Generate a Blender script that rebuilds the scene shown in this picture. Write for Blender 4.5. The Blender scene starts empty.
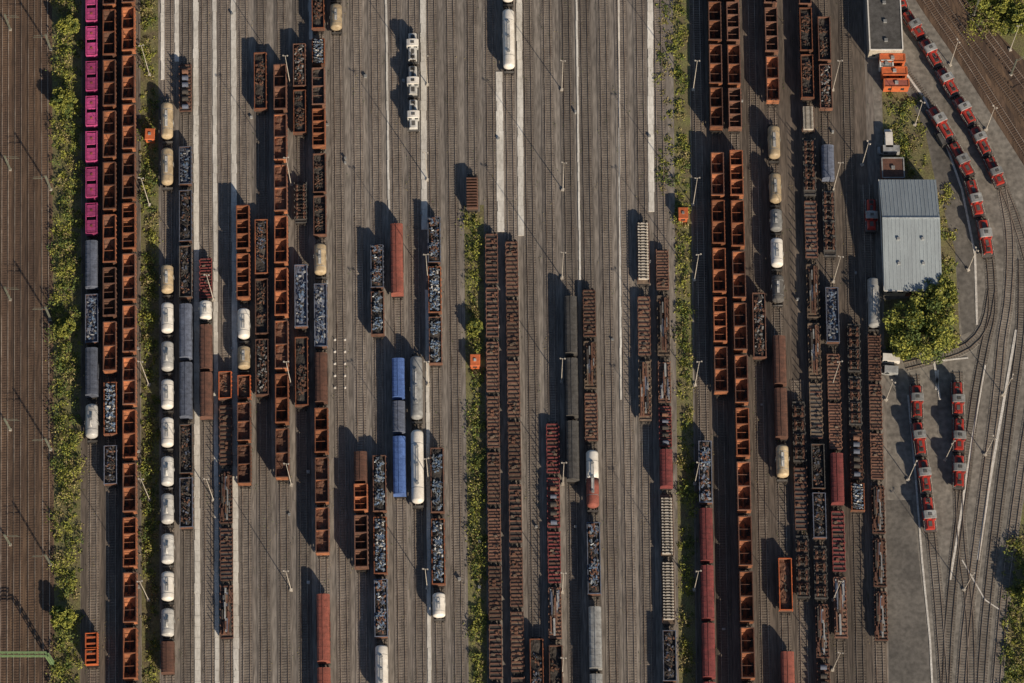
import bpy, math, random
import numpy as np
from mathutils import Vector
random.seed(7); R=random.random; U=random.uniform
rng=np.random.default_rng(5)
scene=bpy.context.scene
# ---------------------------------------------------------------- survey: photo measurement -> metres on the ground
D=650.0; T=math.radians(20); F=2795.0
def P(px,py,z=0.0):
    u=(px-512)/F; v=(341.5-py)/F
    dx,dy,dz=u, v*math.cos(T)+math.sin(T), v*math.sin(T)-math.cos(T)
    cy,cz=-D*math.sin(T), D*math.cos(T)
    s=(z-cz)/dz
    return (s*dx, cy+s*dy)
cam=bpy.data.cameras.new("camera"); co=bpy.data.objects.new("camera",cam); scene.collection.objects.link(co)
co.location=(0,-D*math.sin(T),D*math.cos(T)); co.rotation_euler=(T,0,0)
cam.sensor_width=36; cam.lens=F*36/1024; cam.clip_end=6000; cam.clip_start=1; scene.camera=co
# ---------------------------------------------------------------- light
sdir=Vector((1.15,-1.8,1.0)).normalized()
sun=bpy.data.lights.new("sun",'SUN'); sun.energy=5.0; sun.angle=math.radians(.5); sun.color=(1,.83,.62)
so=bpy.data.objects.new("sun",sun); scene.collection.objects.link(so); so.rotation_euler=(-sdir).to_track_quat('-Z','Y').to_euler(); so.location=(200,-300,300)
w=bpy.data.worlds.new("World"); scene.world=w; w.use_nodes=True
nt=w.node_tree; bg=nt.nodes['Background']; sk=nt.nodes.new('ShaderNodeTexSky'); sk.sky_type='NISHITA'; sk.sun_disc=False
sk.sun_elevation=math.asin(sdir.z); sk.sun_rotation=math.atan2(sdir.x,sdir.y)
nt.links.new(sk.outputs[0],bg.inputs[0]); bg.inputs[1].default_value=.06
scene.view_settings.view_transform='Standard'; scene.view_settings.look='None'; scene.view_settings.exposure=0
# ---------------------------------------------------------------- materials
def hexa(c): return (c[0],c[1],c[2],1)
def mat(name,c,c2=None,scale=1.5,rough=.8,metal=0,vary=.35,stretch=(1,1,1),detail=4,fine=.25,lo=.35,hi=.7):
    m=bpy.data.materials.new(name); m.use_nodes=True; t=m.node_tree; b=t.nodes['Principled BSDF']
    b.inputs['Roughness'].default_value=rough; b.inputs['Metallic'].default_value=metal
    if c2 is None: c2=tuple(x*.5+.012 for x in c)
    tc=t.nodes.new('ShaderNodeTexCoord'); mp=t.nodes.new('ShaderNodeMapping'); mp.inputs['Scale'].default_value=stretch
    t.links.new(tc.outputs['Object'],mp.inputs[0])
    oi=t.nodes.new('ShaderNodeObjectInfo')
    if vary>0:
        ml=t.nodes.new('ShaderNodeMath'); ml.operation='MULTIPLY'; ml.inputs[1].default_value=90
        t.links.new(oi.outputs['Random'],ml.inputs[0]); t.links.new(ml.outputs[0],mp.inputs['Location'])
    n=t.nodes.new('ShaderNodeTexNoise'); n.inputs['Scale'].default_value=scale; n.inputs['Detail'].default_value=detail; n.inputs['Roughness'].default_value=.65
    t.links.new(mp.outputs[0],n.inputs['Vector'])
    r=t.nodes.new('ShaderNodeValToRGB'); r.color_ramp.elements[0].position=lo; r.color_ramp.elements[1].position=hi
    r.color_ramp.elements[0].color=hexa(c2); r.color_ramp.elements[1].color=hexa(c)
    t.links.new(n.outputs['Fac'],r.inputs[0])
    n2=t.nodes.new('ShaderNodeTexNoise'); n2.inputs['Scale'].default_value=scale*9; n2.inputs['Detail'].default_value=2
    t.links.new(mp.outputs[0],n2.inputs['Vector'])
    mr=t.nodes.new('ShaderNodeMapRange'); mr.inputs[1].default_value=.3; mr.inputs[2].default_value=.7; mr.inputs[3].default_value=1-fine; mr.inputs[4].default_value=1+fine
    t.links.new(n2.outputs['Fac'],mr.inputs[0])
    hs=t.nodes.new('ShaderNodeHueSaturation'); t.links.new(r.outputs[0],hs.inputs['Color'])
    m2=t.nodes.new('ShaderNodeMath'); m2.operation='MULTIPLY'; t.links.new(mr.outputs[0],m2.inputs[0])
    mv=t.nodes.new('ShaderNodeMapRange'); mv.inputs[3].default_value=1-vary; mv.inputs[4].default_value=1+vary*.7
    t.links.new(oi.outputs['Random'],mv.inputs[0]); t.links.new(mv.outputs[0],m2.inputs[1]); t.links.new(m2.outputs[0],hs.inputs['Value'])
    t.links.new(hs.outputs[0],b.inputs['Base Color'])
    return m
M={}
M['ground']=mat('yard_gravel',(.29,.265,.24),(.165,.148,.135),scale=.09,vary=0,stretch=(2.4,.35,1),fine=.35,detail=6)
M['bed']=mat('ballast_grey',(.255,.23,.208),(.13,.115,.106),scale=.16,vary=.25,stretch=(3,.22,1),fine=.35,detail=6,lo=.38,hi=.64)
M['shadedbed']=mat('ballast_shaded',(.175,.145,.122),(.082,.069,.06),scale=.16,vary=.25,stretch=(3,.22,1),fine=.35,detail=6,lo=.38,hi=.64)  # ballast darkened: shade among the wagon rows is put into the colour
M['brownbed']=mat('ballast_rusty',(.165,.108,.070),(.075,.050,.038),scale=.12,vary=.15,stretch=(2,.2,1),fine=.35,detail=6,lo=.38,hi=.64)
M['sleeper']=mat('sleeper_concrete',(.235,.208,.18),(.115,.098,.088),scale=.5,vary=.3,rough=.9)
M['brownsleeper']=mat('sleeper_wood',(.13,.084,.06),(.065,.043,.034),scale=.5,vary=.2,rough=.9)
M['rail']=mat('rail_steel',(.52,.46,.40),(.24,.18,.14),scale=.12,vary=.3,rough=.35,metal=.25)
M['concrete']=mat('walkway_concrete',(.86,.85,.81),(.58,.565,.53),scale=.3,vary=.12,stretch=(1,.3,1),fine=.15)
M['asphalt']=mat('asphalt',(.18,.17,.158),(.105,.10,.095),scale=.12,vary=.1,fine=.25,detail=6)
M['paving']=mat('depot_paving',(.26,.245,.222),(.15,.14,.128),scale=.1,vary=.1,fine=.3,detail=6)
M['grass']=mat('grass_soil',(.19,.20,.075),(.15,.125,.075),scale=.35,vary=.1,fine=.4)
M['white']=mat('white_paint',(.90,.89,.86),(.70,.67,.62),scale=.6,vary=.06,rough=.4,fine=.06)
M['linewhite']=mat('line_paint',(.78,.77,.74),(.54,.52,.49),scale=.5,vary=.0,rough=.7)
M['beige']=mat('beige_paint',(.62,.50,.33),(.36,.28,.18),scale=.8,vary=.2,rough=.5,fine=.1)
M['grey']=mat('grey_paint',(.40,.42,.43),(.22,.225,.23),scale=.8,vary=.3,rough=.5,fine=.1)
M['ltgrey']=mat('light_grey_paint',(.70,.71,.71),(.46,.46,.45),scale=.8,vary=.2,rough=.45,fine=.1)
M['dark']=mat('dark_steel',(.055,.048,.044),(.028,.024,.022),scale=1,vary=.3)
M['darkgrey']=mat('dark_grey_roof',(.13,.128,.128),(.065,.063,.062),scale=.8,vary=.3)
M['orange']=mat('orange_rust_paint',(.38,.13,.06),(.18,.07,.04),scale=.8,vary=.35)
M['orangein']=mat('rusty_interior',(.43,.165,.075),(.17,.072,.04),scale=.6,vary=.4)
M['brownin']=mat('brown_interior',(.21,.10,.065),(.085,.047,.034),scale=.7,vary=.3)
M['brown']=mat('wagon_brown',(.18,.085,.06),(.09,.048,.037),scale=.8,vary=.3)
M['rust']=mat('rusty_frame',(.25,.125,.09),(.13,.072,.055),scale=.8,vary=.3)
M['redbrown']=mat('covered_red',(.40,.12,.09),(.24,.08,.06),scale=.8,vary=.2)
M['darkred']=mat('covered_dark_red',(.27,.06,.06),(.14,.038,.038),scale=.8,vary=.25)
M['red']=mat('locomotive_red',(.52,.05,.035),(.32,.035,.028),scale=1,vary=.2,rough=.4,fine=.1)
M['blue']=mat('blue_tarpaulin',(.12,.22,.55),(.07,.13,.34),scale=.8,vary=.2,rough=.5)
M['bluegrey']=mat('bluegrey_paint',(.16,.19,.27),(.08,.095,.135),scale=.8,vary=.3)
M['magenta']=mat('magenta_paint',(.58,.085,.28),(.34,.06,.17),scale=.8,vary=.3,rough=.5)
M['glass']=mat('window_glass',(.03,.04,.05),(.02,.03,.035),rough=.1,vary=0)
M['coal']=mat('load_dark',(.08,.072,.068),(.035,.031,.029),scale=2,vary=.2)
M['s1']=mat('scrap_silver',(.42,.46,.50),(.20,.23,.26),scale=2,vary=.2,rough=.4,metal=.2)
M['s2']=mat('scrap_blue',(.17,.27,.42),(.09,.13,.21),scale=2,vary=.2)
M['s3']=mat('scrap_rust',(.26,.13,.085),(.12,.065,.045),scale=2,vary=.2)
M['s4']=mat('scrap_white',(.6,.6,.58),(.4,.4,.4),scale=2,vary=.1)
M['wood']=mat('plank_deck',(.24,.18,.135),(.12,.09,.07),scale=1,vary=.3)
M['conc2']=mat('concrete_sleeper_load',(.60,.57,.52),(.38,.35,.31),scale=1,vary=.15)
M['roof']=mat('metal_roof',(.36,.42,.46),(.29,.335,.37),scale=.25,vary=.05,rough=.5,fine=.08,stretch=(3,.5,1))
M['roofseam']=mat('roof_seam',(.43,.48,.51),(.33,.37,.40),scale=.25,vary=.05,rough=.5)
M['wall']=mat('rendered_wall',(.50,.46,.39),(.36,.33,.28),scale=.5,vary=.05)
M['brick']=mat('brick_red',(.30,.12,.08),(.20,.08,.06),scale=1,vary=.1)
M['contorange']=mat('container_orange',(.66,.17,.06),(.45,.12,.05),scale=1,vary=.15,rough=.5)
M['pole']=mat('galvanised_pole',(.66,.62,.56),(.45,.42,.38),scale=1,vary=.1,rough=.5)
M['green']=mat('gantry_green',(.24,.38,.17),(.16,.25,.12),scale=1,vary=.1)
M['masts']=mat('catenary_steel',(.23,.25,.20),(.14,.15,.12),scale=1,vary=.1)
M['bark']=mat('bark',(.12,.09,.06),(.06,.045,.03),scale=2,vary=.1)
M['leafl']=mat('leaves_light',(.34,.34,.06),(.20,.23,.05),scale=.5,vary=.1)
M['leafd']=mat('leaves_dark',(.12,.175,.04),(.07,.105,.03),scale=.5,vary=.1)
M['straw']=mat('dry_grass',(.38,.33,.16),(.24,.20,.09),scale=.5,vary=.1)
# ---------------------------------------------------------------- mesh builder
class MB:
    def __init__(s): s.v=[]; s.f=[]; s.m=[]; s.mats=[]
    def mi(s,k):
        if k not in s.mats: s.mats.append(k)
        return s.mats.index(k)
    def box(s,x0,x1,y0,y1,z0,z1,k,taper=0,rz=0,tilt=0):
        n=len(s.v); t=taper
        pts=[(x0,y0,z0),(x1,y0,z0),(x1,y1,z0),(x0,y1,z0),(x0+t,y0+t,z1),(x1-t,y0+t,z1),(x1-t,y1-t,z1),(x0+t,y1-t,z1)]
        if rz or tilt:
            cx,cy,cz=(x0+x1)/2,(y0+y1)/2,(z0+z1)/2; c,q=math.cos(rz),math.sin(rz); ct,st=math.cos(tilt),math.sin(tilt); o=[]
            for x,y,z in pts:
                x-=cx;y-=cy;z-=cz
                x,z=x*ct-z*st,x*st+z*ct
                o.append((cx+x*c-y*q,cy+x*q+y*c,cz+z))
            pts=o
        s.v+=pts; i=s.mi(k)
        for f in ((3,2,1,0),(4,5,6,7),(0,1,5,4),(1,2,6,5),(2,3,7,6),(3,0,4,7)): s.f.append(tuple(n+a for a in f)); s.m.append(i)
    def quad(s,pts,k):
        n=len(s.v); s.v+=list(pts); s.f.append(tuple(range(n,n+len(pts)))); s.m.append(s.mi(k))
    def rings(s,rings,k,cap=True,closed=True):
        n=len(s.v); N=len(rings[0]); i=s.mi(k)
        for r in rings: s.v+=list(r)
        for a in range(len(rings)-1):
            for b in range(N if closed else N-1):
                c=(b+1)%N
                s.f.append((n+a*N+b,n+a*N+c,n+(a+1)*N+c,n+(a+1)*N+b)); s.m.append(i)
        if cap:
            s.f.append(tuple(n+b for b in reversed(range(N)))); s.m.append(i)
            s.f.append(tuple(n+(len(rings)-1)*N+b for b in range(N))); s.m.append(i)
    def cyl(s,axis,c,r,h0,h1,k,N=10,r2=None):
        r2=r if r2 is None else r2; rg=[]
        for h,rr in ((h0,r),(h1,r2)):
            q=[]
            for a in range(N):
                t=2*math.pi*a/N; p,qq=rr*math.cos(t),rr*math.sin(t)
                q.append({'z':(c[0]+p,c[1]+qq,h),'y':(c[0]+p,h,c[1]+qq),'x':(h,c[0]+p,c[1]+qq)}[axis])
            rg.append(q)
        s.rings(rg,k)
    def mesh(s,name,smooth=()):
        me=bpy.data.meshes.new(name); me.from_pydata(s.v,[],s.f)
        for k in s.mats: me.materials.append(M[k])
        me.polygons.foreach_set('material_index',s.m)
        if smooth:
            ids={s.mats.index(k) for k in smooth if k in s.mats}
            me.polygons.foreach_set('use_smooth',[ (m in ids) and len(f)==4 for m,f in zip(s.m,s.f)])
        me.update(); return me
def put(name,me,loc=(0,0,0),rz=0,sc=(1,1,1)):
    o=bpy.data.objects.new(name,me); o.location=loc; o.rotation_euler=(0,0,rz); o.scale=sc; scene.collection.objects.link(o); return o
# ---------------------------------------------------------------- wagons
def chassis(b,L,k='dark'):
    b.box(-.25,.25,-L/2+.1,L/2-.1,.75,1.08,k)
    for sx in (-1,1):
        b.box(sx*1.2-.08,sx*1.2+.08,-L/2,L/2,.85,1.15,k)
    for sy in (-1,1):
        b.box(-1.3,1.3,sy*L/2-.12,sy*L/2+.12,.8,1.2,k)
        b.box(-.06,.06,sy*(L/2+.35)-.35,sy*(L/2+.35)+.35,.9,1.05,k)
        yc=sy*(L/2-1.9)
        for sx in (-1,1):
            b.box(sx*1.02-.1,sx*1.02+.1,yc-1.35,yc+1.35,.35,.7,k)
            b.cyl('y',(sx*.87,1.0),.22,sy*L/2+ (.12 if sy>0 else -.55),sy*L/2+(.55 if sy>0 else -.12),k,8)
            for dy in (-.9,.9): b.cyl('x',(yc+dy,.46),.46,sx*.75-.07,sx*.75+.07,k,10)
def hopper(L=11.5,n=2,out='orange',inn='orangein',h=3.9,fill=None):
    b=MB(); chassis(b,L); y0,y1=-L/2+.2,L/2-.2; t=.09
    for sx in (-1,1):
        x=sx*1.42; b.box(x-t/2,x+t/2,y0,y1,1.4,h,inn)
        b.box(x-.10,x+.10,y0-.05,y1+.05,h+.003,h+.12,out)
        k=int(L/1.15)
        for i in range(k+1):
            y=y0+.05+(y1-y0-.1)*i/k; b.box(x+sx*.05,x+sx*.17,y-.06,y+.06,1.3,h-.01,out)
    c=(y1-y0)/n
    for i in range(n+1):
        y=y0+c*i; b.box(-1.37,1.37,y-.05,y+.05,1.5,h-.05,inn); b.box(-1.3,1.3,y-.12,y+.12,h-.04,h+.08,out)
    for i in range(n):
        a=y0+c*i+.05; e=a+c-.1; f=.30
        b.quad([(-1.37,a,h-1.1),(1.37,a,h-1.1),(1.37,a+c*f,1.6),(-1.37,a+c*f,1.6)],inn)
        b.quad([(-1.37,e-c*f,1.6),(1.37,e-c*f,1.6),(1.37,e,h-1.1),(-1.37,e,h-1.1)],inn)
        b.quad([(-1.37,a+c*f,1.6),(1.37,a+c*f,1.6),(1.37,e-c*f,1.6),(-1.37,e-c*f,1.6)],'coal')
        # longitudinal saddle ridge on the hopper floor
        b.rings([[(-.7,yy,1.6),(0,yy,2.3),(.7,yy,1.6)] for yy in (a+c*.12,e-c*.12)],'brownin')
        b.box(-1.37,1.37,(a+e)/2-.05,(a+e)/2+.05,h-.5,h-.38,out)
        for j in range(6):
            yy=U(a+.8,e-.8); xx=U(-.9,.9); b.box(xx-.2,xx+.2,yy-.3,yy+.3,1.7,2.0,random.choice(['coal','brownin']),.05,U(0,3),U(-.4,.4))
    if fill: heap(b,-1.36,1.36,y0+.1,y1-.1,h-1.2,.7,fill)
    return b.mesh('hopper')
def heap(b,x0,x1,y0,y1,z,amp,k):
    nx,ny=6,max(8,int((y1-y0)*1.6)); n=len(b.v); i=b.mi(k)
    ph=[U(0,6) for _ in range(4)]
    for a in range(ny+1):
        for c in range(nx+1):
            x=x0+(x1-x0)*c/nx; y=y0+(y1-y0)*a/ny
            e=(1-abs(2*c/nx-1)**2)*.7+.3
            b.v.append((x,y,z+amp*e*(.45+.3*math.sin(y*1.1+ph[0])+.25*math.sin(y*2.3+x*2+ph[1]))+U(-.1,.1)*amp))
    for a in range(ny):
        for c in range(nx):
            q=n+a*(nx+1)+c; b.f.append((q,q+1,q+nx+2,q+nx+1)); b.m.append(i)
def gondola(L=13,out='orange',load='coal',bits=('s1','s2','s3','s4'),nb=130,h=2.75,full=1.0,piles=0):
    b=MB(); chassis(b,L); y0,y1=-L/2+.15,L/2-.15
    b.box(-1.35,1.35,y0,y1,1.16,1.3,'brown')
    for sx in (-1,1):
        x=sx*1.4; b.box(x-.05,x+.05,y0,y1,1.2,h,'brownin'); b.box(x-.09,x+.09,y0-.06,y1+.06,h+.003,h+.12,out)
        k=int(L/1.5)
        for i in range(k+1):
            y=y0+.07+(y1-y0-.14)*i/k; b.box(x+sx*.055,x+sx*.17,y-.07,y+.07,1.15,h-.005,out)
    for y in (y0,y1): b.box(-1.34,1.34,y-.05,y+.05,1.2,h-.01,'brownin'); b.box(-1.29,1.29,y-.09,y+.09,h,h+.1,out)
    heap(b,-1.34,1.34,y0+.06,y1-.06,1.3+(h-1.5)*full*.8,.6,load)
    cent=[U(y0+1,y1-1) for _ in range(piles)] if piles else None
    for i in range(nb):
        s=U(.10,.42); l=U(.2,.9); x=U(-1.0,1.0); y=random.choice(cent)+random.gauss(0,.7) if cent else U(y0+.6,y1-.6)
        y=min(max(y,y0+.6),y1-.6); z=1.3+(h-1.2)*full+U(-.15,.4)
        if abs(x)+l/2>1.25: l=.35
        b.box(x-s/2,x+s/2,y-l/2,y+l/2,z,z+U(.04,.25),random.choice(bits),0,U(0,3.1),U(-.6,.6))
    return b.mesh('gondola')
def tank(L=12,k='white',k2=None,r=1.42):
    b=MB(); chassis(b,L); zc=2.62; N=20; hl=L/2-.55
    prof=[(-hl,.35),(-hl+.06,.75),(-hl+.25,1.15),(-hl+.5,1.36),(-hl+.7,r)]
    segs=6
    ys=[-hl+.7+(2*hl-1.4)*i/segs for i in range(segs+1)]
    allp=prof+[(y,r) for y in ys[1:-1]]+[(-y,q) for y,q in reversed(prof)]
    rg=[[(q*math.cos(2*math.pi*a/N),y,zc+q*math.sin(2*math.pi*a/N)) for a in range(N)] for y,q in allp]
    if k2:
        h=len(rg)//2; b.rings(rg[:h+1],k); b.rings(rg[h:],k2)
    else: b.rings(rg,k)
    for y in (ys[1],ys[-2]): # bands
        b.rings([[((r+.03)*math.cos(2*math.pi*a/N),y+d,zc+(r+.03)*math.sin(2*math.pi*a/N)) for a in range(N)] for d in (-.05,.05)],'grey',cap=False)
    b.box(-.28,.28,-hl*.45,hl*.45,zc+r+.05,zc+r+.1,'ltgrey')
    for sx in (-1,1):
        b.box(sx*.33-.02,sx*.33+.02,-hl*.45,hl*.45,zc+r+.25,zc+r+.29,'grey')
        b.box(sx*1.0-.1,sx*1.0+.1,-hl+.5,hl-.5,1.1,1.45,'dark')
        for yy in (.25,.75): b.box(sx*1.5-.03,sx*1.5+.03,yy-.03,yy+.03,1.0,zc+r*.7,'grey')
        for j in range(5): b.box(sx*1.5-.02,sx*1.5+.02,.26,.74,1.2+j*.45,1.25+j*.45,'grey')
    for y in (0,)+((hl*.5,-hl*.5) if L>13 else ()): b.cyl('z',(0,y),.36,zc+r-.1,zc+r+.32,'grey',10)
    for sy in (-1,1): b.box(-1.2,1.2,sy*(L/2-.25)-.2,sy*(L/2-.25)+.2,1.2,1.28,'darkgrey')
    return b.mesh('tank',smooth=(k,k2 or k))
def covered(L=14,k='redbrown',ribs=True,h=3.9,roofk=None):
    b=MB(); chassis(b,L); y0,y1=-L/2+.1,L/2-.1; roofk=roofk or k
    pr=[(-1.42,1.15),(-1.42,3.1),(-1.3,3.45),(-.95,3.72),(-.5,h-.06),(0,h),(.5,h-.06),(.95,3.72),(1.3,3.45),(1.42,3.1),(1.42,1.15)]
    def ring(y,g=0): return [(x*(1+g),y,z+g*1.5*(z>1.2)) for x,z in pr]
    b.rings([ring(y0),ring(y1)],k)
    if roofk!=k: b.rings([[(x*1.01,y,z+.02) for x,z in pr[2:9]] for y in (y0,y1)],roofk,cap=False,closed=False)
    n=int(L/1.3)
    for i in range(n+1):
        y=y0+.05+(y1-y0-.1)*i/n; b.rings([ring(y-.045,.022),ring(y+.045,.022)],k if ribs else 'dark')
    for sx in (-1,1):
        b.box(sx*1.46-.04,sx*1.46+.04,-1.6,1.6,1.2,3.05,roofk); b.box(sx*1.5-.03,sx*1.5+.03,-2.8,2.8,3.1,3.18,'dark')
    b.box(-.14,.14,y0+.1,y1-.1,h+.06,h+.1,k)
    return b.mesh('covered')
def flat(L=13,beam='rust',deck='wood',pitch=.95,stakes=True,load=None):
    b=MB(); chassis(b,L,'dark'); y0,y1=-L/2+.1,L/2-.1
    b.box(-1.3,1.3,y0,y1,1.16,1.28,deck)
    for sx in (-1,1): b.box(sx*1.36-.07,sx*1.36+.07,y0,y1,1.1,1.42,beam)
    n=int(L/pitch)
    for i in range(n+1):
        y=y0+.12+(y1-y0-.24)*i/n; j=U(-.06,.06)
        b.box(-1.28,1.28,y-.14+j,y+.14+j,1.29,1.47+U(0,.08),beam if R()<.8 else 'brown')
        if stakes and i%2==0:
            for sx in (-1,1): b.box(sx*1.42-.06,sx*1.42+.06,y-.07,y+.07,1.43,2.7,beam)
    for i in range(5):
        y=U(y0+1,y1-1); x=U(-.7,.7); b.box(x-.4,x+.4,y-.25,y+.25,1.55,1.75,random.choice(['coal','wood','brown','s3']),.03,U(-.3,.3))
    if load=='coils':
        y=y0+1
        while y<y1-1:
            r=U(.5,.75); b.cyl('x',(y,1.53+r),r,-.7,.7,random.choice(['coal','s3','bluegrey']),12); y+=U(1.7,2.4)
    if load=='planks':
        for i in range(30):
            l=U(2,5); y=U(y0+l/2+.3,y1-l/2-.3); x=U(-1,1); z=1.54+U(0,.7); b.box(x-U(.08,.25),x+U(.08,.25),y-l/2,y+l/2,z,z+.15,random.choice(['s3','coal','brown','wood','grey','bluegrey']),0,U(-.03,.03))
    if load=='bogies':
        for i in range(int(L/3)):
            yc=y0+1.6+i*3
            for dy in (-.6,.6):
                b.cyl('y',(0,1.95),.08,yc-.9,yc+.9,'s3',6)
                for sx in (-1,1): b.cyl('x',(yc+dy,2.0),.45,sx*.7-.07,sx*.7+.07,'s3',12)
                b.cyl('x',(yc+dy,2.0),.09,-.9,.9,'coal',6)
            for sx in (-1,1): b.box(sx*.95-.1,sx*.95+.1,yc-1.1,yc+1.1,1.9,2.25,'brown')
    return b.mesh('flat')
def sleeperwagon(L=12):
    b=MB(); chassis(b,L); y0,y1=-L/2+.1,L/2-.1; b.box(-1.3,1.3,y0,y1,1.16,1.28,'wood')
    for sx in (-1,1): b.box(sx*1.4-.05,sx*1.4+.05,y0,y1,1.1,1.6,'rust')
    y=y0+.3
    while y<y1-.3:
        for l in range(3): b.box(-1.22+U(-.05,.05),1.22+U(-.05,.05),y-.13,y+.13,1.3+l*.3,1.52+l*.3,'conc2',.02)
        for sx in (-.6,.6): b.box(sx-.15,sx+.15,y-.1,y+.1,2.125,2.2,'coal')
        y+=.56
    return b.mesh('sleeperwagon')
def containerwagon(L=9,k='magenta',n=2,lid=False):
    b=MB(); chassis(b,L); y0,y1=-L/2+.1,L/2-.1; b.box(-1.2,1.2,y0,y1,1.16,1.3,'dark')
    c=(y1-y0)/n
    for i in range(n):
        a,e=y0+c*i+.2,y0+c*(i+1)-.2
        b.box(-1.2,1.2,a+.08,e-.08,1.31,1.45,'brownin')
        for sx in (-1,1):
            b.box(sx*1.28-.06,sx*1.28+.06,a,e,1.31,3.0,k); b.box(sx*1.28-.12,sx*1.28+.12,a,e,3.003,3.15,k)
            for j in range(6): y=a+.1+(e-a-.2)*j/5; b.box(sx*1.37-.03,sx*1.37+.03,y-.07,y+.07,1.35,2.98,k)
        for y in (a,e): b.box(-1.22,1.22,y-.06 if y==e else y,y if y==e else y+.06,1.31,3.05,k)
        heap(b,-1.2,1.2,a+.1,e-.1,2.0,.5,'coal')
        if lid:
            m=(a+e)/2
            for (p,q) in ((a+.3,m-.45),(m+.45,e-.3)):
                b.box(-1.13,1.13,p,q,2.75,2.95,k,.08)
                for j in range(4): y=p+.2+(q-p-.4)*j/3; b.box(-1.0,1.0,y-.05,y+.05,2.955,3.0,k)
                b.box(-.25,.25,(p+q)/2-.25,(p+q)/2+.25,3.005,3.1,'orange')
        else: b.box(-1.15,1.15,a+.9,a+1.3,2.6,2.85,k); b.box(-1.15,1.15,e-1.3,e-.9,2.6,2.85,k)
    return b.mesh('containerwagon')
def loco(body='red',stripe='white',roofk='grey'):
    b=MB(); L=9.6; chassis(b,L)
    b.box(-1.4,1.4,-L/2,L/2,1.2,1.42,'darkgrey'); b.box(-1.44,1.44,-L/2+.02,L/2-.02,1.05,1.19,body)
    def hood(a,e,w,h,k=body):
        pr=[(-w,1.42),(-w,h-.35),(-w+.3,h),(w-.3,h),(w,h-.35),(w,1.42)]
        b.rings([[(x,y,z) for x,z in pr] for y in (a,e)],k)
    hood(.45,4.25,1.0,2.85); hood(-4.3,-1.75,1.0,2.6)
    b.box(-.5,.5,3.0,4.0,2.855,2.95,'darkgrey'); b.cyl('z',(0,3.5),.4,2.955,3.02,'dark',12)
    b.box(-.35,.35,1.0,2.5,2.855,2.92,'darkgrey'); b.cyl('z',(.3,2.75),.13,2.85,3.3,'dark',8)
    b.box(-.4,.4,-3.7,-2.3,2.605,2.7,'darkgrey')
    b.box(-.75,.75,4.255,4.3,1.55,2.5,'dark'); b.box(-1.0,1.0,4.2,4.253,1.45,1.54,stripe)
    for sx in (-1,1):
        for j in range(5): b.box(sx*1.02-.02,sx*1.02+.02,.7+j*.7,1.2+j*.7,1.6,2.35,'darkgrey')
        b.box(sx*1.02-.02,sx*1.02+.02,-4.2,-1.8,1.95,2.1,stripe)
        b.box(sx*1.36-.015,sx*1.36+.015,.5,4.6,2.25,2.28,stripe); b.box(sx*1.36-.015,sx*1.36+.015,-4.6,-1.8,2.25,2.28,stripe)
        for y in (.6,1.9,3.2,4.6,-4.6,-3.2,-1.9): b.box(sx*1.36-.015,sx*1.36+.015,y-.015,y+.015,1.42,2.25,stripe)
    b.box(-1.38,1.38,-1.75,.45,1.43,3.35,body,.03)
    pr=[(-1.48,3.36),(-1.3,3.62),(-.7,3.82),(0,3.88),(.7,3.82),(1.3,3.62),(1.48,3.36)]
    b.rings([[(x,y,z) for x,z in pr] for y in (-1.75,.4)],roofk)
    b.box(-.4,.4,-1.1,-.3,3.86,3.95,'darkgrey')
    for sy,yy in ((-1,-1.75),(1,.45)):
        for sx in (-1,1): b.box(sx*.75-.4,sx*.75+.4,yy-.02*(sy<0)-.01,yy+.02*(sy>0)+.01,2.5,3.2,'glass')
    for sx in (-1,1):
        for y in (-1.2,-.1): b.box(sx*1.36-.03,sx*1.36+.03,y-.35,y+.35,2.4,3.15,'glass')
    b.cyl('x',(0,.55),.55,-.8,.8,'dark',12)
    return b.mesh('loco')
def racks(L=9):
    b=MB(); chassis(b,L); b.box(-1.3,1.3,-L/2+.1,L/2-.1,1.16,1.3,'wood'); y=-L/2+.5
    while y<L/2-.4:
        b.box(-1.35,1.35,y-.16,y+.16,1.31,2.4,'rust'); b.box(-1.25,1.25,y+.17,y+.4,1.31,1.9,'coal'); y+=.75
    return b.mesh('racks')
TP={}
def reg(k,name,L,*ms): TP[k]=(name,L,list(ms))
reg('hop','hopper_wagon',11.5,hopper(),hopper(out='rust'),hopper(n=3),hopper(out='brown'))
reg('hopd','hopper_wagon',11.5,hopper(out='orange',inn='brownin'),hopper(out='brown',inn='orangein'),hopper(out='rust',inn='brownin',n=3))
reg('hopm','hopper_wagon',11.5,hopper(out='orange'),hopper(out='brown',inn='brownin'),hopper(out='rust',inn='brownin',fill='coal'),hopper(out='orange',n=3),hopper(out='brown',inn='orangein',fill='brownin'))
reg('gd','open_freight_wagon',13,*[gondola(out=o,bits=bb,nb=120,full=f,piles=p) for o,f,bb,p in (('orange',.6,('s3','coal','brown','coal'),5),('rust',.8,('s3','coal','grey','brown'),0),('brown',.4,('coal','s3'),4),('orange',.8,('bluegrey','coal','s3'),6))])
reg('gdd','open_freight_wagon',13,*[gondola(out=o,bits=('coal','bluegrey','s3','coal'),nb=90,full=f) for o,f in (('darkgrey',.5),('bluegrey',.8))])
reg('gb','open_scrap_wagon',13,*[gondola(out=o,bits=bb,nb=175,full=1,piles=p) for o,bb,p in (('orange',('s1','s2','coal','s2','s4'),0),('rust',('s1','s2','coal','s1'),7),('bluegrey',('s1','s2','bluegrey','s3'),6),('orange',('s1','bluegrey','s2','coal','s1'),8))])
reg('go','open_freight_wagon',10,gondola(L=10,out='contorange',nb=20,full=.2,load='s3',bits=('s3','coal')))
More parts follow.
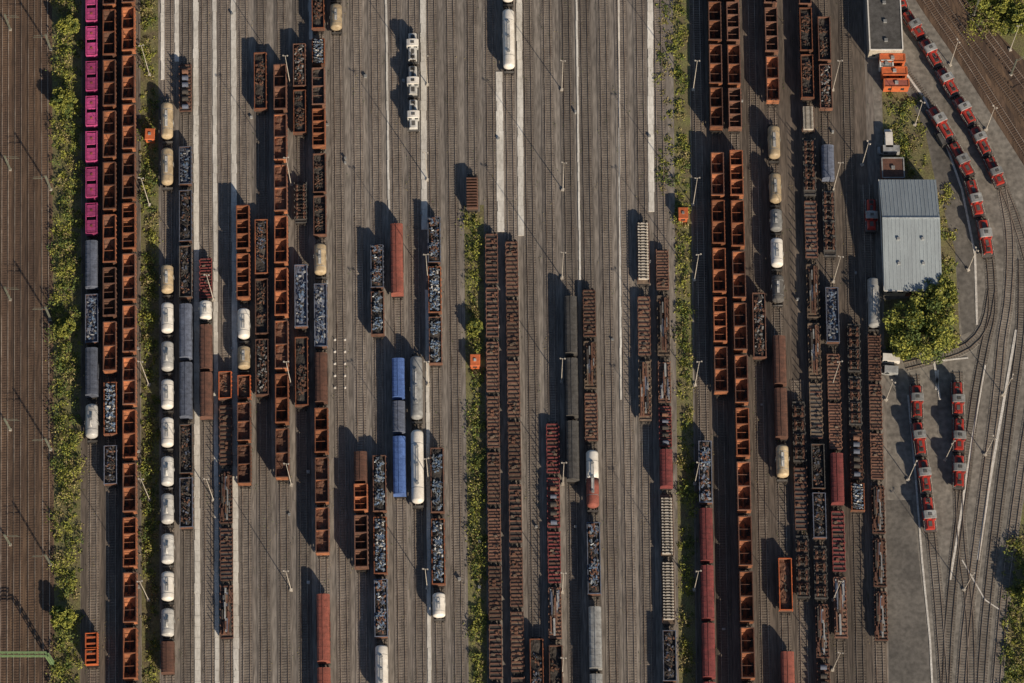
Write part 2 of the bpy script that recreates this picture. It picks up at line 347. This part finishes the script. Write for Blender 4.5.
reg('gbd','open_freight_wagon',13,*[gondola(out='bluegrey',load='bluegrey',bits=('bluegrey','coal','s2','grey'),nb=80,full=f) for f in (.7,.9)])
for k,c in (('tw','white'),('tb','beige'),('tg','grey'),('td','darkgrey'),('tl','ltgrey')): reg(k,'tank_wagon',9,tank(9,c))
reg('twl','tank_wagon',16,tank(16,'white')); reg('tgl','tank_wagon',16,tank(16,'grey')); reg('trw','tank_wagon',14,tank(14,'white','redbrown'))
for k,c,r in (('cr','redbrown',None),('cb','blue',None),('cd','darkgrey',None),('cx','darkred',None),('cbr','brown',None),('cg','grey',None),('cbg','bluegrey',None)): reg(k,'covered_wagon',14,covered(k=c,roofk=r))
reg('fr','flat_wagon',13,flat(),flat(pitch=.8),flat(beam='brown'),flat(beam='rust',deck='coal',pitch=1.1)); reg('fx','flat_wagon',13,flat(beam='darkred',load='coils'),flat(beam='rust',load='planks'),flat(beam='darkred',deck='coal'))
reg('fd','flat_wagon',13,flat(beam='brown',deck='coal',load='planks'),flat(beam='darkgrey',deck='coal',load='bogies'),flat(beam='brown',deck='darkgrey'),flat(beam='brown',deck='wood',load='coils'))
reg('fb','flat_wagon',13,flat(beam='wood',load='planks'),flat(beam='brown',deck='wood'),flat(beam='wood',deck='darkgrey'))
reg('sl','sleeper_transport_wagon',12,sleeperwagon()); reg('pk','container_wagon',8.6,containerwagon(8.6,'magenta',1,True)); reg('oc','container_wagon',8.6,containerwagon(8.6,'contorange',2))
reg('rk','rack_wagon',9,racks()); reg('lo','diesel_shunting_locomotive',10.4,loco()); reg('lg','diesel_shunting_locomotive',8,loco('ltgrey','darkgrey','white'))
RT=.30
def rake(track,y0,y1,kind,jit=0):
    name,L,ms=TP[kind]
    a=track_at(track,y0); e=track_at(track,y1); fill(a,e,name,L if kind!='lg' else 7,ms,1.15,.82 if kind=='lg' else 1)
def fill(a,e,name,L,ms,gap=1.15,k=1):
    d=math.dist(a,e); n=max(1,round(d/(L+gap))); s=d/n
    ang=math.atan2(e[1]-a[1],e[0]-a[0])-math.pi/2
    for i in range(n):
        t=(i+.5)/n; put(name,random.choice(ms),(a[0]+(e[0]-a[0])*t,a[1]+(e[1]-a[1])*t,RT),ang+(math.pi if R()<.5 else 0),(1,(min(1.3,max(.5,s/(L+gap))) if k==1 else s/10.8),U(.97,1.03)))
# ---------------------------------------------------------------- tracks
TR={92:(92,92),110:(110,111),130:(129,131),168:(167,168),186:(185,187),206:(204,208),225:(223,227),244:(242,246),262:(260,264),282:(280,284),301:(299,304),321:(318,324),
341:(336,344),361:(356,363),379:(374,382),398:(394,402),417:(412,420),437:(431,440),455:(450,459),473:(470,478),493:(489,496),514:(508,518),533:(527,537),552:(547,556),571:(566,576),
590:(584,596),609:(603,614),627:(621,632),645:(640,649),664:(658,670),704:(697,709),718:(714,726),740:(732,748),760:(752,767),775:(770,788),797:(788,806),810:(805,824),828:(823,843),855:(846,862),874:(866,883)}
MAINL={1:(4,2),2:(17,15),3:(30,30),4:(43,45)}
def line_world(xt,xb):
    a=P(xt,0,2.5); b=P(xb,683,2.5); return a,b
def track_at(t,py):
    a,b=line_world(*TR[t]); y=P(512,py,2.8)[1]; k=(y-a[1])/(b[1]-a[1]); return (a[0]+(b[0]-a[0])*k,y)
tcount=0
def railway(pts,bed='bed',slp='sleeper',name='railway_track',bw=1.75,rails=True):
    global tcount; dz=(tcount%16)*.0035; tcount+=1
    pp=[Vector((*p,0)) for p in pts]
    q=[2*pp[0]-pp[1]]+pp+[2*pp[-1]-pp[-2]]
    if len(pp)==2: dense=pp
    else:
        dense=[]
        for i in range(1,len(q)-2):
            for s in range(12):
                t=s/12; a,b,c,d=q[i-1:i+3]
                dense.append(.5*((2*b)+(c-a)*t+(2*a-5*b+4*c-d)*t*t+(3*b-a-3*c+d)*t**3))
        dense.append(pp[-1])
    cum=[0]
    for i in range(1,len(dense)): cum.append(cum[-1]+(dense[i]-dense[i-1]).length)
    tot=cum[-1]
    def at(s):
        s=min(max(s,0),tot-1e-4); j=1
        while cum[j]<s: j+=1
        k=(s-cum[j-1])/(cum[j]-cum[j-1]); d=(dense[j]-dense[j-1]).normalized(); return dense[j-1].lerp(dense[j],k),d
    b=MB(); n=int(tot/.62)
    step=tot/12 if len(pp)==2 else 3.0; m=max(2,int(tot/step)); S=[at(tot*i/m) for i in range(m+1)]
    def sweep(off,wd,z0,z1,k):
        rg=[]
        for p,d in S:
            nx,ny=d.y,-d.x
            def c(o,z): return (p.x+nx*o,p.y+ny*o,z)
            rg.append([c(off-wd,z0),c(off-wd*.92,z1),c(off+wd*.92,z1),c(off+wd,z0)])
        b.rings(rg,k,cap=True)
    sweep(0,bw,.012,.06+dz,bed)
    sl=b.mi(slp)
    for i in range(n):
        p,d=at((i+.5)*tot/n); nx,ny=d.y,-d.x; k=len(b.v); hw=1.28+U(-.03,.03); hl=.13
        for z,tt in ((.05+dz,0),(.11+dz,.02)):
            for sx,sy in ((-1,-1),(1,-1),(1,1),(-1,1)):
                b.v.append((p.x+nx*sx*(hw-tt)+d.x*sy*(hl-tt),p.y+ny*sx*(hw-tt)+d.y*sy*(hl-tt),z))
        for f in ((4,5,6,7),(0,1,5,4),(1,2,6,5),(2,3,7,6),(3,0,4,7)): b.f.append(tuple(k+a for a in f)); b.m.append(sl)
    for o in (-.75,.75): sweep(o,.07,.11+dz,.27+dz,'rail')
    put(name,b.mesh(name))
def ext(a,b,m=70):
    a=Vector(a);b=Vector(b);d=(b-a).normalized(); return [tuple(a-d*m),tuple(b+d*m)]
for k,v in TR.items():
    a,b=line_world(*v); p=ext(a,b)
    if k==473: p=[P(470,-120),P(472.5,212)]
    if k==874: p=[P(866,185,0),p[1]]
    if k==797: p=[P(797,380),p[1]]
    railway(p,'shadedbed' if (k<135 or k>700) else 'bed')  # left and right track groups get the bed with shade painted in
for k,v in MAINL.items():
    a,b=line_world(*v); railway(ext(a,b),'brownbed','brownsleeper')
for x in (-12,-28,-44): a,b=P(x,0),P(x-2,683); railway(ext(a,b),'brownbed','brownsleeper')
DEP=[[(880,-50),(903,8),(925,42),(948,82),(966,112),(983,145),(1002,185),(1022,240),(1045,330)],
 [(895,60),(922,95),(944,128),(962,160),(974,195),(985,235),(990,262),(992,310),(985,345),(975,400),(966,470),(955,560),(948,640),(944,740)],
 [(1002,185),(1010,240),(1008,300),(1002,340),(996,400),(987,470),(975,560),(965,640),(958,740)],
 [(914,375),(918,430),(925,480),(931,530),(938,600),(944,680),(948,740)],
 [(957,372),(959,430),(959,490),(962,550),(970,620),(972,740)],
 [(1022,260),(1021,330),(1012,400),(1003,470),(992,560),(984,640),(978,740)],
 [(1060,300),(1040,360),(1027,430),(1014,520),(1004,600),(992,740)],
 [(905,366),(940,357),(968,346),(985,325),(992,290)]]
for p in DEP: railway([P(*q) for q in p],'paving','sleeper',bw=1.5)
for p in ([(905,-60),(940,0),(975,48),(1010,95),(1050,150),(1110,240)],[(930,-60),(962,0),(995,45),(1030,92),(1075,150)],[(893,-60),(925,-2),(962,52),(998,108),(1030,158),(1080,240)]):
    railway([P(*q) for q in p],'brownbed','brownsleeper',bw=2.3)
# ---------------------------------------------------------------- ground sheets
b=MB(); b.quad([(-3000,-3000,0),(3000,-3000,0),(3000,3000,0),(-3000,3000,0)],'ground'); put('ground',b.mesh('ground'))
def sheet(name,pts,k,z):
    b=MB(); p=[(*P(*q),z) for q in pts]
    b.quad(p[::-1],k); me=b.mesh(name)
    if me.polygons[0].normal.z<0: me.flip_normals()
    put(name,me)
sheet('ballast',[(-220,-120),(51,-120),(52,800),(-220,800)],'brownbed',.004)
sheet('ballast',[(82.5,-120),(139,-120),(141,800),(80.5,800)],'shadedbed',.004)  # painted shade on the ground under the left wagon rows
sheet('ballast',[(690,-120),(860,-120),(884,800),(698,800)],'shadedbed',.0045)  # ground under the right wagon rows, shadow tone painted into its colour
sheet('grass_verge',[(51.5,-120),(82,-120),(80,800),(52.5,800)],'grass',.008)
sheet('grass_verge',[(140,-120),(158,-120),(160,800),(142,800)],'grass',.008)
sheet('grass_verge',[(464,205),(484,205),(488,800),(470,800)],'grass',.008)
sheet('grass_verge',[(672,-120),(688,-120),(697,800),(680,800)],'grass',.008)
sheet('depot_pavement',[(862,-120),(900,-120),(1000,60),(1300,60),(1300,800),(890,800),(886,340),(878,180)],'paving',.004)
sheet('asphalt_road',[(886,500),(912,500),(935,700),(940,800),(891,800)],'asphalt',.008)
sheet('asphalt_road',[(905,60),(925,95),(960,170),(972,240),(975,330),(962,335),(955,250),(935,180),(915,120)],'asphalt',.008)
sheet('ballast',[(885,-120),(950,-120),(1010,0),(1150,200),(1110,260),(1000,120),(925,0)],'brownbed',.008)
sheet('grass_area',[(882,92),(906,92),(925,130),(935,180),(884,180)],'grass',.012)
sheet('grass_area',[(938,190),(955,250),(960,340),(900,360),(884,345),(884,300),(940,296)],'grass',.012)
sheet('grass_area',[(962,-120),(1300,-120),(1300,190),(1080,120),(1024,60),(985,20),(962,-20)],'grass',.012)
sheet('grass_area',[(1024,500),(1300,460),(1300,800),(985,800),(1000,620)],'grass',.012)
def walk(x0,x1,y0,y1,w=5.5):
    # raised slabs laid end to end, slightly irregular edges
    a=P(x0,y0); e=P(x1,y1); hw=w/8.6; L=math.dist(a,e); n=int(L/2.5); b=MB()
    for i in range(n):
        t0=i/n; t1=(i+1)/n-.02/L*2.5; j=U(-.05,.05); wv=hw*U(.88,1.06)
        xa,ya=a[0]+(e[0]-a[0])*t0+j,a[1]+(e[1]-a[1])*t0; xb,yb=a[0]+(e[0]-a[0])*t1+j,a[1]+(e[1]-a[1])*t1
        p=[(xa-wv,ya),(xb-wv,yb),(xb+wv,yb),(xa+wv,ya)]
        b.quad([(*q,.20) for q in reversed(p)],'concrete')
        for u in range(4): q,r=p[u],p[(u+1)%4]; b.quad([(*q,.01),(*q,.20),(*r,.20),(*r,.01)],'concrete')
    put('concrete_walkway',b.mesh('concrete_walkway'))
for a in ((195.5,198,-80,760,5.5),(214,217.5,-80,760,4.2),(233,236.5,-80,760,5.5),(163,163,-80,80,4.5),(176.3,177,-80,62,4.5),(422.5,424.5,-80,230,6),(427,430,290,760,3.6),(499,501,72,232,7),(518.5,521,-80,236,6),(649.5,651.5,-80,212,6),(385,389,-80,210,2.2),(309.5,311,-80,40,4),(575.5,580,-80,280,2),(618,621,-80,400,2)): walk(*a)
def pline(pts,w=.22):
    p=[Vector((*P(*q),0)) for q in pts]; b=MB(); L=[];Rr=[]
    for i,q in enumerate(p):
        d=(p[min(i+1,len(p)-1)]-p[max(i-1,0)]).normalized(); n=Vector((d.y,-d.x,0))*w
        L.append(q-n); Rr.append(q+n)
    for i in range(len(p)-1): b.quad([(*L[i][:2],.135),(*Rr[i][:2],.135),(*Rr[i+1][:2],.135),(*L[i+1][:2],.135)],'linewhite')
    put('painted_line',b.mesh('painted_line'))
pline([(908,395),(915,470),(922,560),(930,640),(934,720)]); pline([(938,370),(936,390)]); pline([(1016,330),(1004,400),(990,480),(978,560)],.3); pline([(985,365),(972,440),(960,520),(950,580)],.25)
pline([(905,72),(925,100),(948,150),(962,190),(975,255),(977,325)],.26); pline([(934,362),(940,400)],.25); pline([(930,362),(968,358)],.2); pline([(962,560),(985,600),(1000,610)],.15)
# ---------------------------------------------------------------- rakes
for r in [(92,-10,237,'pk'),(92,240,290,'cbg'),(92,292,345,'gbd'),(92,347,398,'cbg'),(92,400,443,'tl'),(92,630,668,'oc'),(110,-40,375,'hopd'),(110,380,437,'gb'),(110,444,486,'gdd'),(130,-40,740,'hop'),
(168,98,190,'tb'),(168,262,297,'tb'),(168,299,337,'tw'),(168,338,375,'tl'),(168,376,413,'tw'),(168,414,451,'tw'),(168,453,490,'tl'),(168,490,528,'tl'),(168,530,568,'tl'),(168,568,605,'tw'),(168,605,641,'tl'),(168,642,674,'cbr'),
(186,60,112,'fd'),(186,145,186,'gbd'),(186,188,300,'gdd'),(186,303,420,'cbg'),(186,422,530,'gdd'),
(206,255,298,'fx'),(206,299,322,'tw'),(206,324,420,'cbr'),(225,370,400,'go'),(225,401,466,'fr'),(225,468,640,'fd'),
(244,205,302,'hopm'),(244,305,343,'tw'),(244,344,372,'tb'),(244,374,400,'go'),(244,402,487,'hopm'),(262,50,112,'gd'),(262,217,398,'gd'),(282,64,482,'hopm'),
(301,42,135,'gd'),(301,180,223,'fd'),(301,262,330,'gbd'),(301,331,412,'gd'),(321,-40,36,'gd'),(321,38,66,'gb'),(321,68,150,'hopm'),(321,152,237,'gd'),(321,240,279,'tb'),(321,281,350,'gbd'),(321,352,405,'cbr'),(321,407,557,'hopm'),(321,592,740,'cr'),
(341,-30,33,'tb'),(361,452,483,'cbr'),(361,484,513,'hopm'),(361,514,572,'hopd'),(379,243,337,'gb'),(379,453,640,'gb'),(379,642,700,'twl'),
(398,222,298,'cr'),(398,358,400,'cb'),(398,401,434,'cbg'),(398,435,498,'cb'),(417,30,131,'lg'),(417,352,424,'tgl'),(417,425,509,'twl'),(437,215,366,'gb'),(437,445,588,'gb'),(437,590,621,'tw'),
(473,172,211,'rk'),(493,230,740,'fr'),(514,-60,73,'twl'),(514,237,740,'fr'),(552,420,640,'fx'),(552,642,720,'gd'),(533,632,720,'gd'),
(571,295,483,'cd'),(590,286,442,'fb'),(590,446,513,'trw'),(590,514,603,'gb'),(590,605,740,'cg'),(645,213,290,'sl'),(645,292,422,'fb'),
(664,247,290,'fr'),(664,291,357,'fb'),(664,359,447,'fx'),(664,449,489,'cx'),(664,490,626,'sl'),(664,628,740,'gdd'),(704,438,506,'gb'),(704,507,740,'cx'),
(718,-40,131,'hop'),(718,152,396,'hop'),(740,-40,132,'hopd'),(740,150,740,'hop'),(760,290,361,'gd'),
(775,-40,105,'hopd'),(775,122,163,'tb'),(775,170,207,'tb'),(775,207,234,'tg'),(775,235,271,'tw'),(775,272,306,'td'),(775,335,440,'cbr'),(775,441,482,'tb'),(775,555,614,'go'),(775,645,740,'cr'),
(797,397,600,'fd'),(810,-40,100,'gd'),(810,104,131,'sl'),(810,135,259,'fd'),(810,260,440,'fb'),(810,442,540,'gdd'),(810,542,720,'fd'),
(828,15,111,'gd'),(828,145,181,'cbg'),(828,182,262,'fd'),(828,285,345,'gbd'),(828,350,450,'fr'),(828,452,506,'cx'),(828,507,640,'fx'),(855,320,480,'fd'),(855,482,512,'gb'),
(874,195,233,'lo'),(874,275,331,'tgl'),(874,332,480,'fr'),(874,482,642,'fd')]: rake(*r)
def locorow(pts,n):
    p=[Vector((*P(x,y,2.2),0)) for x,y in pts]; cum=[0]
    for i in range(1,len(p)): cum.append(cum[-1]+(p[i]-p[i-1]).length)
    for i in range(n):
        s=cum[-1]*(i+.5)/n; j=1
        while cum[j]<s: j+=1
        k=(s-cum[j-1])/(cum[j]-cum[j-1]); q=p[j-1].lerp(p[j],k); d=p[j]-p[j-1]; sc=cum[-1]/n/10.7
        put('diesel_shunting_locomotive',TP['lo'][2][0],(q.x,q.y,RT),math.atan2(d.y,d.x)-math.pi/2+(math.pi if R()<.3 else 0),(1,sc,1))
locorow([(893,-20),(903,8),(925,42),(948,82),(966,112),(983,145),(1002,187)],7)
locorow([(930,105),(944,128),(962,160),(974,195),(985,235),(989,258)],4)
locorow([(916,383),(918,430),(925,480),(931,533)],4); locorow([(957,380),(959,430),(959,490)],3)
# ---------------------------------------------------------------- masts
def mastmesh(h=17):
    b=MB(); b.box(-.35,.35,-.35,.35,0,.4,'conc2'); b.cyl('z',(0,0),.105,.4,h,'pole',8,.05)
    b.box(-.7,.7,-.04,.04,h,h+.08,'pole')
    for sx in (-.5,.5): b.box(sx-.17,sx+.17,-.22,.15,h+.1,h+.28,'pole',.04); b.box(sx-.13,sx+.13,-.25,-.22,h+.12,h+.26,'glass')
    return b.mesh('lamp_mast')
mm=mastmesh(16); mm2=mastmesh(13)
for x,ys in ((149,(75,205,385,500,600)),(291,(85,185,385,485,590)),(428,(85,180,280,385,480,588)),(562,(90,190,278,382,484,592,675)),(694,(90,205,280,385,484,590)),(833,(90,190,282,385,600,670)),(213,(300,500))):
    for y in ys: put('lamp_mast',mm,(*P(x+U(-1,1),y),0),U(-.2,.2))
for x,y in ((950,65),(986,130),(915,125),(862,165),(908,480),(968,270),(985,455),(964,590),(1003,395),(886,400),(1010,50),(945,460)): put('lamp_mast',mm2,(*P(x,y),0),U(0,3))
def catmast(h=8.5):
    b=MB(); b.box(-.3,.3,-.3,.3,0,.3,'conc2')
    for sx in (-.15,.15):
        for sy in (-.12,.12): b.box(sx-.03,sx+.03,sy-.03,sy+.03,.3,h,'masts')
    for i in range(int(h/.6)): b.box(-.17,.17,-.14,.14,.5+i*.6,.56+i*.6,'masts')
    b.box(0,3.2,-.04,.04,h-1.6,h-1.52,'masts'); b.box(0,2.9,-.03,.03,h-.7,h-.64,'masts'); b.cyl('x',(0,h-1.56),.09,.3,.8,'brown',8)
    return b.mesh('catenary_mast')
cm=catmast()
for y in (30,170,300,430,545): put('catenary_mast',cm,(*P(10.5,y),0)); put('catenary_mast',cm,(*P(-35,y),0)); put('catenary_mast',cm,(*P(51,y+20),0),math.pi)
for y in (30,90,150): x=955+y*.62; put('catenary_mast',cm,(*P(x,y-15),0),.6)
b=MB(); gx0,gy=P(-120,664); gx1,_=P(53,664); H=8.6
for z in (H,H+1.0):
    for dy in (-.4,.4): b.box(gx0,gx1,gy+dy-.12,gy+dy+.12,z,z+.14,'green')
n=int((gx1-gx0)/1.2)
for i in range(n+1):
    x=gx0+(gx1-gx0)*i/n; b.box(x-.05,x+.05,gy-.27,gy+.27,H+1.0,H+1.1,'green'); b.box(x-.05,x+.05,gy-.56,gy-.53,H,H+1.1,'green')
for x in (gx0,gx0+20,gx1): 
    for dx in (-.3,.3):
        for dy in (-.4,.4): b.box(x+dx-.08,x+dx+.08,gy+dy-.08,gy+dy+.08,0,H-.01,'green')
    for i in range(9): b.box(x-.4,x+.4,gy-.51,gy+.51,.6+i*.9,.7+i*.9,'green')
put('catenary_gantry',b.mesh('catenary_gantry'))
b=MB()
for x in (-28,-12,4,17,30,43):
    x0,y0=P(x,-120); x1,y1=P(x-1,800)
    for z,hw in ((5.6,.012),(7.0,.014)): b.rings([[(x0-hw,y0,z),(x0+hw,y0,z),(x0,y0,z+hw*2)],[(x1-hw,y1,z),(x1+hw,y1,z),(x1,y1,z+hw*2)]],'dark')
put('overhead_wires',b.mesh('overhead_wires'))
# ---------------------------------------------------------------- buildings
def parts(name,lst):
    e=bpy.data.objects.new(name,None); scene.collection.objects.link(e)
    for n,b in lst:
        o=put(n,b.mesh(n)); o.parent=e
    return e
x0,y1=P(884,190,5); x1,y0=P(939,296,0); x0=P(883,240,4)[0]; x1=P(937,240,4)[0]; y1=P(900,181,5)[1]; ym=P(900,218,7.5)[1]
wl=MB(); wl.box(x0,x1,y0,y1,0,4.9,'wall')
wl.quad([(x0,y0,4.9),(x0,y1,4.9),(x0,ym,7.3)],'wall'); wl.quad([(x1,y0,4.9),(x1,ym,7.3),(x1,y1,4.9)],'wall')
rf=MB()
for a,za,e,ze in ((y0-.5,4.93,ym,7.5),(ym,7.5,y1+.4,4.93)):
    rf.quad([(x0-.4,a,za),(x1+.4,a,za),(x1+.4,e,ze),(x0-.4,e,ze)],'roof')
rf.box(x0-.4,x1+.4,ym-.18,ym+.18,7.47,7.62,'roofseam')
i=x0
while i<x1: 
    for a,za in ((y0-.5,4.93),(y1+.4,4.93)): rf.rings([[(i-.05,a,za+.003),(i,a,za+.07),(i+.05,a,za+.003)],[(i-.05,ym,7.503),(i,ym,7.57),(i+.05,ym,7.503)]],'roofseam')
    i+=.9
for fx in (.25,.7):
    xx=x0+(x1-x0)*fx
    for t in (.35,.7): yy=y0+(ym-y0)*t; zz=4.93+(7.5-4.93)*t; rf.box(xx-.3,xx+.3,yy-.3,yy+.3,zz-.1,zz+.5,'grey')
rf.box(x0-.53,x0-.41,y0-.5,y1+.4,4.75,4.98,'white'); rf.box(x0-.4,x1+.4,y0-.65,y0-.51,4.7,4.9,'white')
wd=MB()
for i in range(5):
    xx=x0+1.2+i*(x1-x0-2.4)/4; wd.box(xx-.6,xx+.6,y0-.05,y0+.03,2.2,3.8,'glass')
dr=MB(); dr.box(x1-.03,x1+.06,ym-6,ym-1,0,4,'grey'); dr.box(x0+5,x0+8,y0-.08,y0+.03,0,2.1,'brown')
parts('workshop_building',[('walls',wl),('roof',rf),('windows',wd),('door',dr)])
def shed(name,px0,px1,py0,py1,h,wk,rk,rim='white',vents=3):
    a,_=P(px0,(py0+py1)/2,h); c,_=P(px1,(py0+py1)/2,h); t=P(512,py0,h)[1]; q=P(512,py1,h)[1]
    wl=MB(); wl.box(a,c,q,t,0,h,wk); rf=MB(); rf.box(a+.2,c-.2,q+.2,t-.2,h+.005,h+.08,rk)
    for X0,X1,Y0,Y1 in ((a-.1,a+.18,q,t),(c-.18,c+.1,q,t),(a+.19,c-.19,q-.1,q+.18),(a+.19,c-.19,t-.18,t+.1)): rf.box(X0,X1,Y0,Y1,h+.01,h+.25,rim)
    for i in range(vents): yy=q+(t-q)*(i+.5)/vents; rf.box((a+c)/2-.4,(a+c)/2+.4,yy-.4,yy+.4,h+.09,h+.5,'grey')
    wd=MB(); n=max(2,int((c-a)/2.2))
    for i in range(n): xx=a+(c-a)*(i+.5)/n; wd.box(xx-.4,xx+.4,q-.05,q+.03,1.0,2.1,'glass')
    dr=MB(); dr.box(c-.03,c+.05,(q+t)/2-.5,(q+t)/2+.5,0,2.1,'darkgrey')
    parts(name,[('walls',wl),('roof',rf),('windows',wd),('door',dr)])
shed('office_building',868,901,-25,50,4.5,'wall','darkgrey','white',4)
shed('annex_building',882,904,158,178,3,'brick','brown','grey',1)
for px0,px1,py0,py1 in ((880,905,54,60),(882,907,67,73),(884,909,79,85)): shed('site_container',px0,px1,py0,py1+2,2.7,'contorange','contorange' if py0<75 else 'redbrown','contorange',1)
shed('site_container',880,893,60.5,67,2.7,'white','grey','white',1)
def hut(px,py):
    x,y=P(px,py,2); wl=MB(); wl.box(x-1.0,x+1.0,y-1.3,y+1.3,0,2.5,'contorange'); rf=MB(); rf.box(x-1.2,x+1.2,y-1.5,y+1.5,2.5,2.72,'contorange',.15); rf.box(x-.3,x+.3,y-.3,y+.3,2.73,2.95,'grey')
    wd=MB(); wd.box(x-.5,x+.5,y-1.34,y-1.28,1.1,2,'glass'); dr=MB(); dr.box(x+.99,x+1.04,y-.4,y+.4,0,2,'white')
    parts('signal_hut',[('walls',wl),('roof',rf),('window',wd),('door',dr)])
for p in ((475,361),(683,214),(150,135)): hut(*p)
def van(px,py,rz,k='white',L=5.2):
    b=MB(); b.box(-.95,.95,-L/2,L/2-1.1,.35,2.1,k,.08); b.box(-.93,.93,L/2-1.15,L/2,.35,1.15,k,.08)
    b.quad([(-.84,L/2-1.16,2.0),(.84,L/2-1.16,2.0),(.84,L/2-.65,1.17),(-.84,L/2-.65,1.17)][::-1],'glass')
    for sx in (-1,1):
        b.box(sx*.93-.02,sx*.93+.02,L/2-2.3,L/2-1.4,1.2,1.85,'glass')
        for y in (-L/2+.9,L/2-.8): b.cyl('x',(y,.35),.35,sx*.88-.12,sx*.88+.12,'dark',12)
    put('parked_van',b.mesh('van'),(*P(px,py),0.02),rz)
van(888,141,0); van(888,152,1.57,'grey'); van(888,360,1.5); van(888,372,1.5,'grey',4.4); van(941,140,.4,'darkgrey',4.4)
b=MB(); b.box(-.4,.4,-.3,.3,0,1.1,'grey',.04); b.box(-.44,.44,-.34,.34,1.1,1.17,'grey')
cab=b.mesh('cabinet')
for i in range(46):
    k=random.choice(list(TR.values())); x=k[0]+9.5; put('relay_cabinet',cab,(*P(x,U(10,670)),0),U(-.1,.1),(U(.5,.9),U(.6,1),U(.5,.9)))
b=MB(); b.box(-.35,.35,-.35,.35,0,.25,'white'); b.cyl('z',(0,0),.12,.25,.7,'white',8); pm=b.mesh('marker')
for i in range(5):
    for x in (335,345): put('track_marker',pm,(*P(x,340+i*12),0),0,(.75,.75,.75))
# ---------------------------------------------------------------- vegetation
def leaves(name,C,S,mats,ids,flatn=0.0):
    n=len(C); a=rng.normal(size=(n,3)); a[:,2]*=(1-flatn); a/=np.linalg.norm(a,axis=1)[:,None]; h=rng.normal(size=(n,3)); t=np.cross(a,h); t/=np.linalg.norm(t,axis=1)[:,None]
    s=S[:,None]; V=np.stack([C-a*s,C-t*s*.6,C+a*s,C+t*s*.6],1).reshape(-1,3)
    me=bpy.data.meshes.new(name); me.vertices.add(4*n); me.vertices.foreach_set('co',V.ravel()); me.loops.add(4*n); me.loops.foreach_set('vertex_index',np.arange(4*n)); me.polygons.add(n)
    me.polygons.foreach_set('loop_start',np.arange(n)*4); me.polygons.foreach_set('loop_total',np.full(n,4))
    for k in mats: me.materials.append(M[k])
    me.polygons.foreach_set('material_index',ids); me.update(calc_edges=True); return me
def strip(name,xt,xb,w,y0,y1,nclump,hmax,dens=1.0):
    Cs=[];Ss=[];I=[]
    for i in range(nclump):
        py=U(y0,y1); k=py/683; px=xt+(xb-xt)*k+random.gauss(0,w*.28); px=min(max(px,xt+(xb-xt)*k-w/2),xt+(xb-xt)*k+w/2)
        x,y=P(px,py); big=R()**3; r=.35+big*1.5; h=.15+big*hmax; n=int((14+90*big)*dens)
        p=rng.normal(size=(n,3))*[r*.5,r*.65,0]; z=np.abs(rng.random(n))*h*(1-np.clip((p[:,0]**2+p[:,1]**2)/(r*r*1.5),0,.8)); p[:,2]=z+.08
        Cs.append(p+[x,y,0]); Ss.append(rng.uniform(.12,.32,n)); q=R(); base=1 if q<.4 else (0 if q<.75 else 2)
        ii=np.full(n,base); ii[rng.random(n)<.25]=0; I.append(ii)
    me=leaves(name,np.concatenate(Cs),np.concatenate(Ss),['leafl','leafd','straw'],np.concatenate(I)); put(name,me)
strip('trackside_bushes',67,66,28,-60,740,850,3.0)
strip('trackside_bushes',148,151,16,-60,740,400,1.4)
strip('trackside_bushes',471,480,15,212,740,310,1.8)
strip('trackside_bushes',679,689,13,-60,740,300,1.2)
strip('grass_tufts',664,664,14,-60,200,80,.5)
strip('grass_tufts',905,905,40,95,178,90,1.0)
strip('shrubs',1000,1000,60,-40,35,260,4)
strip('shrubs',1040,1015,30,540,740,200,2.5)
strip('shrubs',945,945,22,190,345,70,1.0)
strip('grass_tufts',893,893,14,330,350,20,.7)
C=[];S=[];I=[]
for i in range(1800):
    x,y=P(U(84,870),U(-40,720)); n=6; C.append(rng.normal(size=(n,3))*[.3,.9,.05]+[x,y,.16]); S.append(rng.uniform(.06,.16,n)); I.append(np.full(n,1 if R()<.5 else 2))
put('weeds',leaves('weeds',np.concatenate(C),np.concatenate(S),['leafl','leafd','straw'],np.concatenate(I)))
def tree(px,py,r,h):
    x,y=P(px,py); e=bpy.data.objects.new('deciduous_tree',None); scene.collection.objects.link(e)
    b=MB(); b.cyl('z',(x,y),.5,0,h*.45,'bark',9,.3); cs=[]
    for i in range(46):
        t=U(0,6.28); rr=r*math.sqrt(R())*.85; z=h*(.35+.55*R()*(1-(rr/r)**2*.6)); cs.append((x+rr*math.cos(t),y+rr*math.sin(t),z))
    for c in cs[:16]:
        A=Vector((x,y,h*.3)); B=Vector(c); d=(B-A).normalized(); u=d.cross(Vector((0,0,1))).normalized(); v=d.cross(u)
        b.rings([[tuple(q+(u*math.cos(k)+v*math.sin(k))*w) for k in (0,1.57,3.14,4.71)] for q,w in ((A,.18),(B,.05))],'bark')
    o=put('trunk_and_limbs',b.mesh('trunk')); o.parent=e
    Cs=[];I=[]
    for c in cs:
        cr=U(.16,.3)*r; n=int(150*(cr/2)**1.5)+60; p=rng.normal(size=(n,3)); p/=np.linalg.norm(p,axis=1)[:,None]; p*=(rng.random(n)**.4)[:,None]*cr*np.array([1,1,.7]); Cs.append(p+np.array(c)); ii=np.full(n,0 if R()<.78 else 1); ii[rng.random(n)<.12]=1; I.append(ii)
    Cc=np.concatenate(Cs); o=put('crown',leaves('crown',Cc,rng.uniform(.18,.42,len(Cc)),['leafl','leafd'],np.concatenate(I))); o.parent=e
tree(920,336,8.8,10); tree(937,300,4.4,7.5); tree(903,350,3.6,5)
tree(64,105,3.2,5); tree(70,30,2.6,5); tree(66,330,2.6,4.5); tree(64,620,2.8,5); tree(990,8,4.5,8); tree(1015,25,4,7); tree(1035,600,4.5,7); tree(474,330,2.0,3.5)
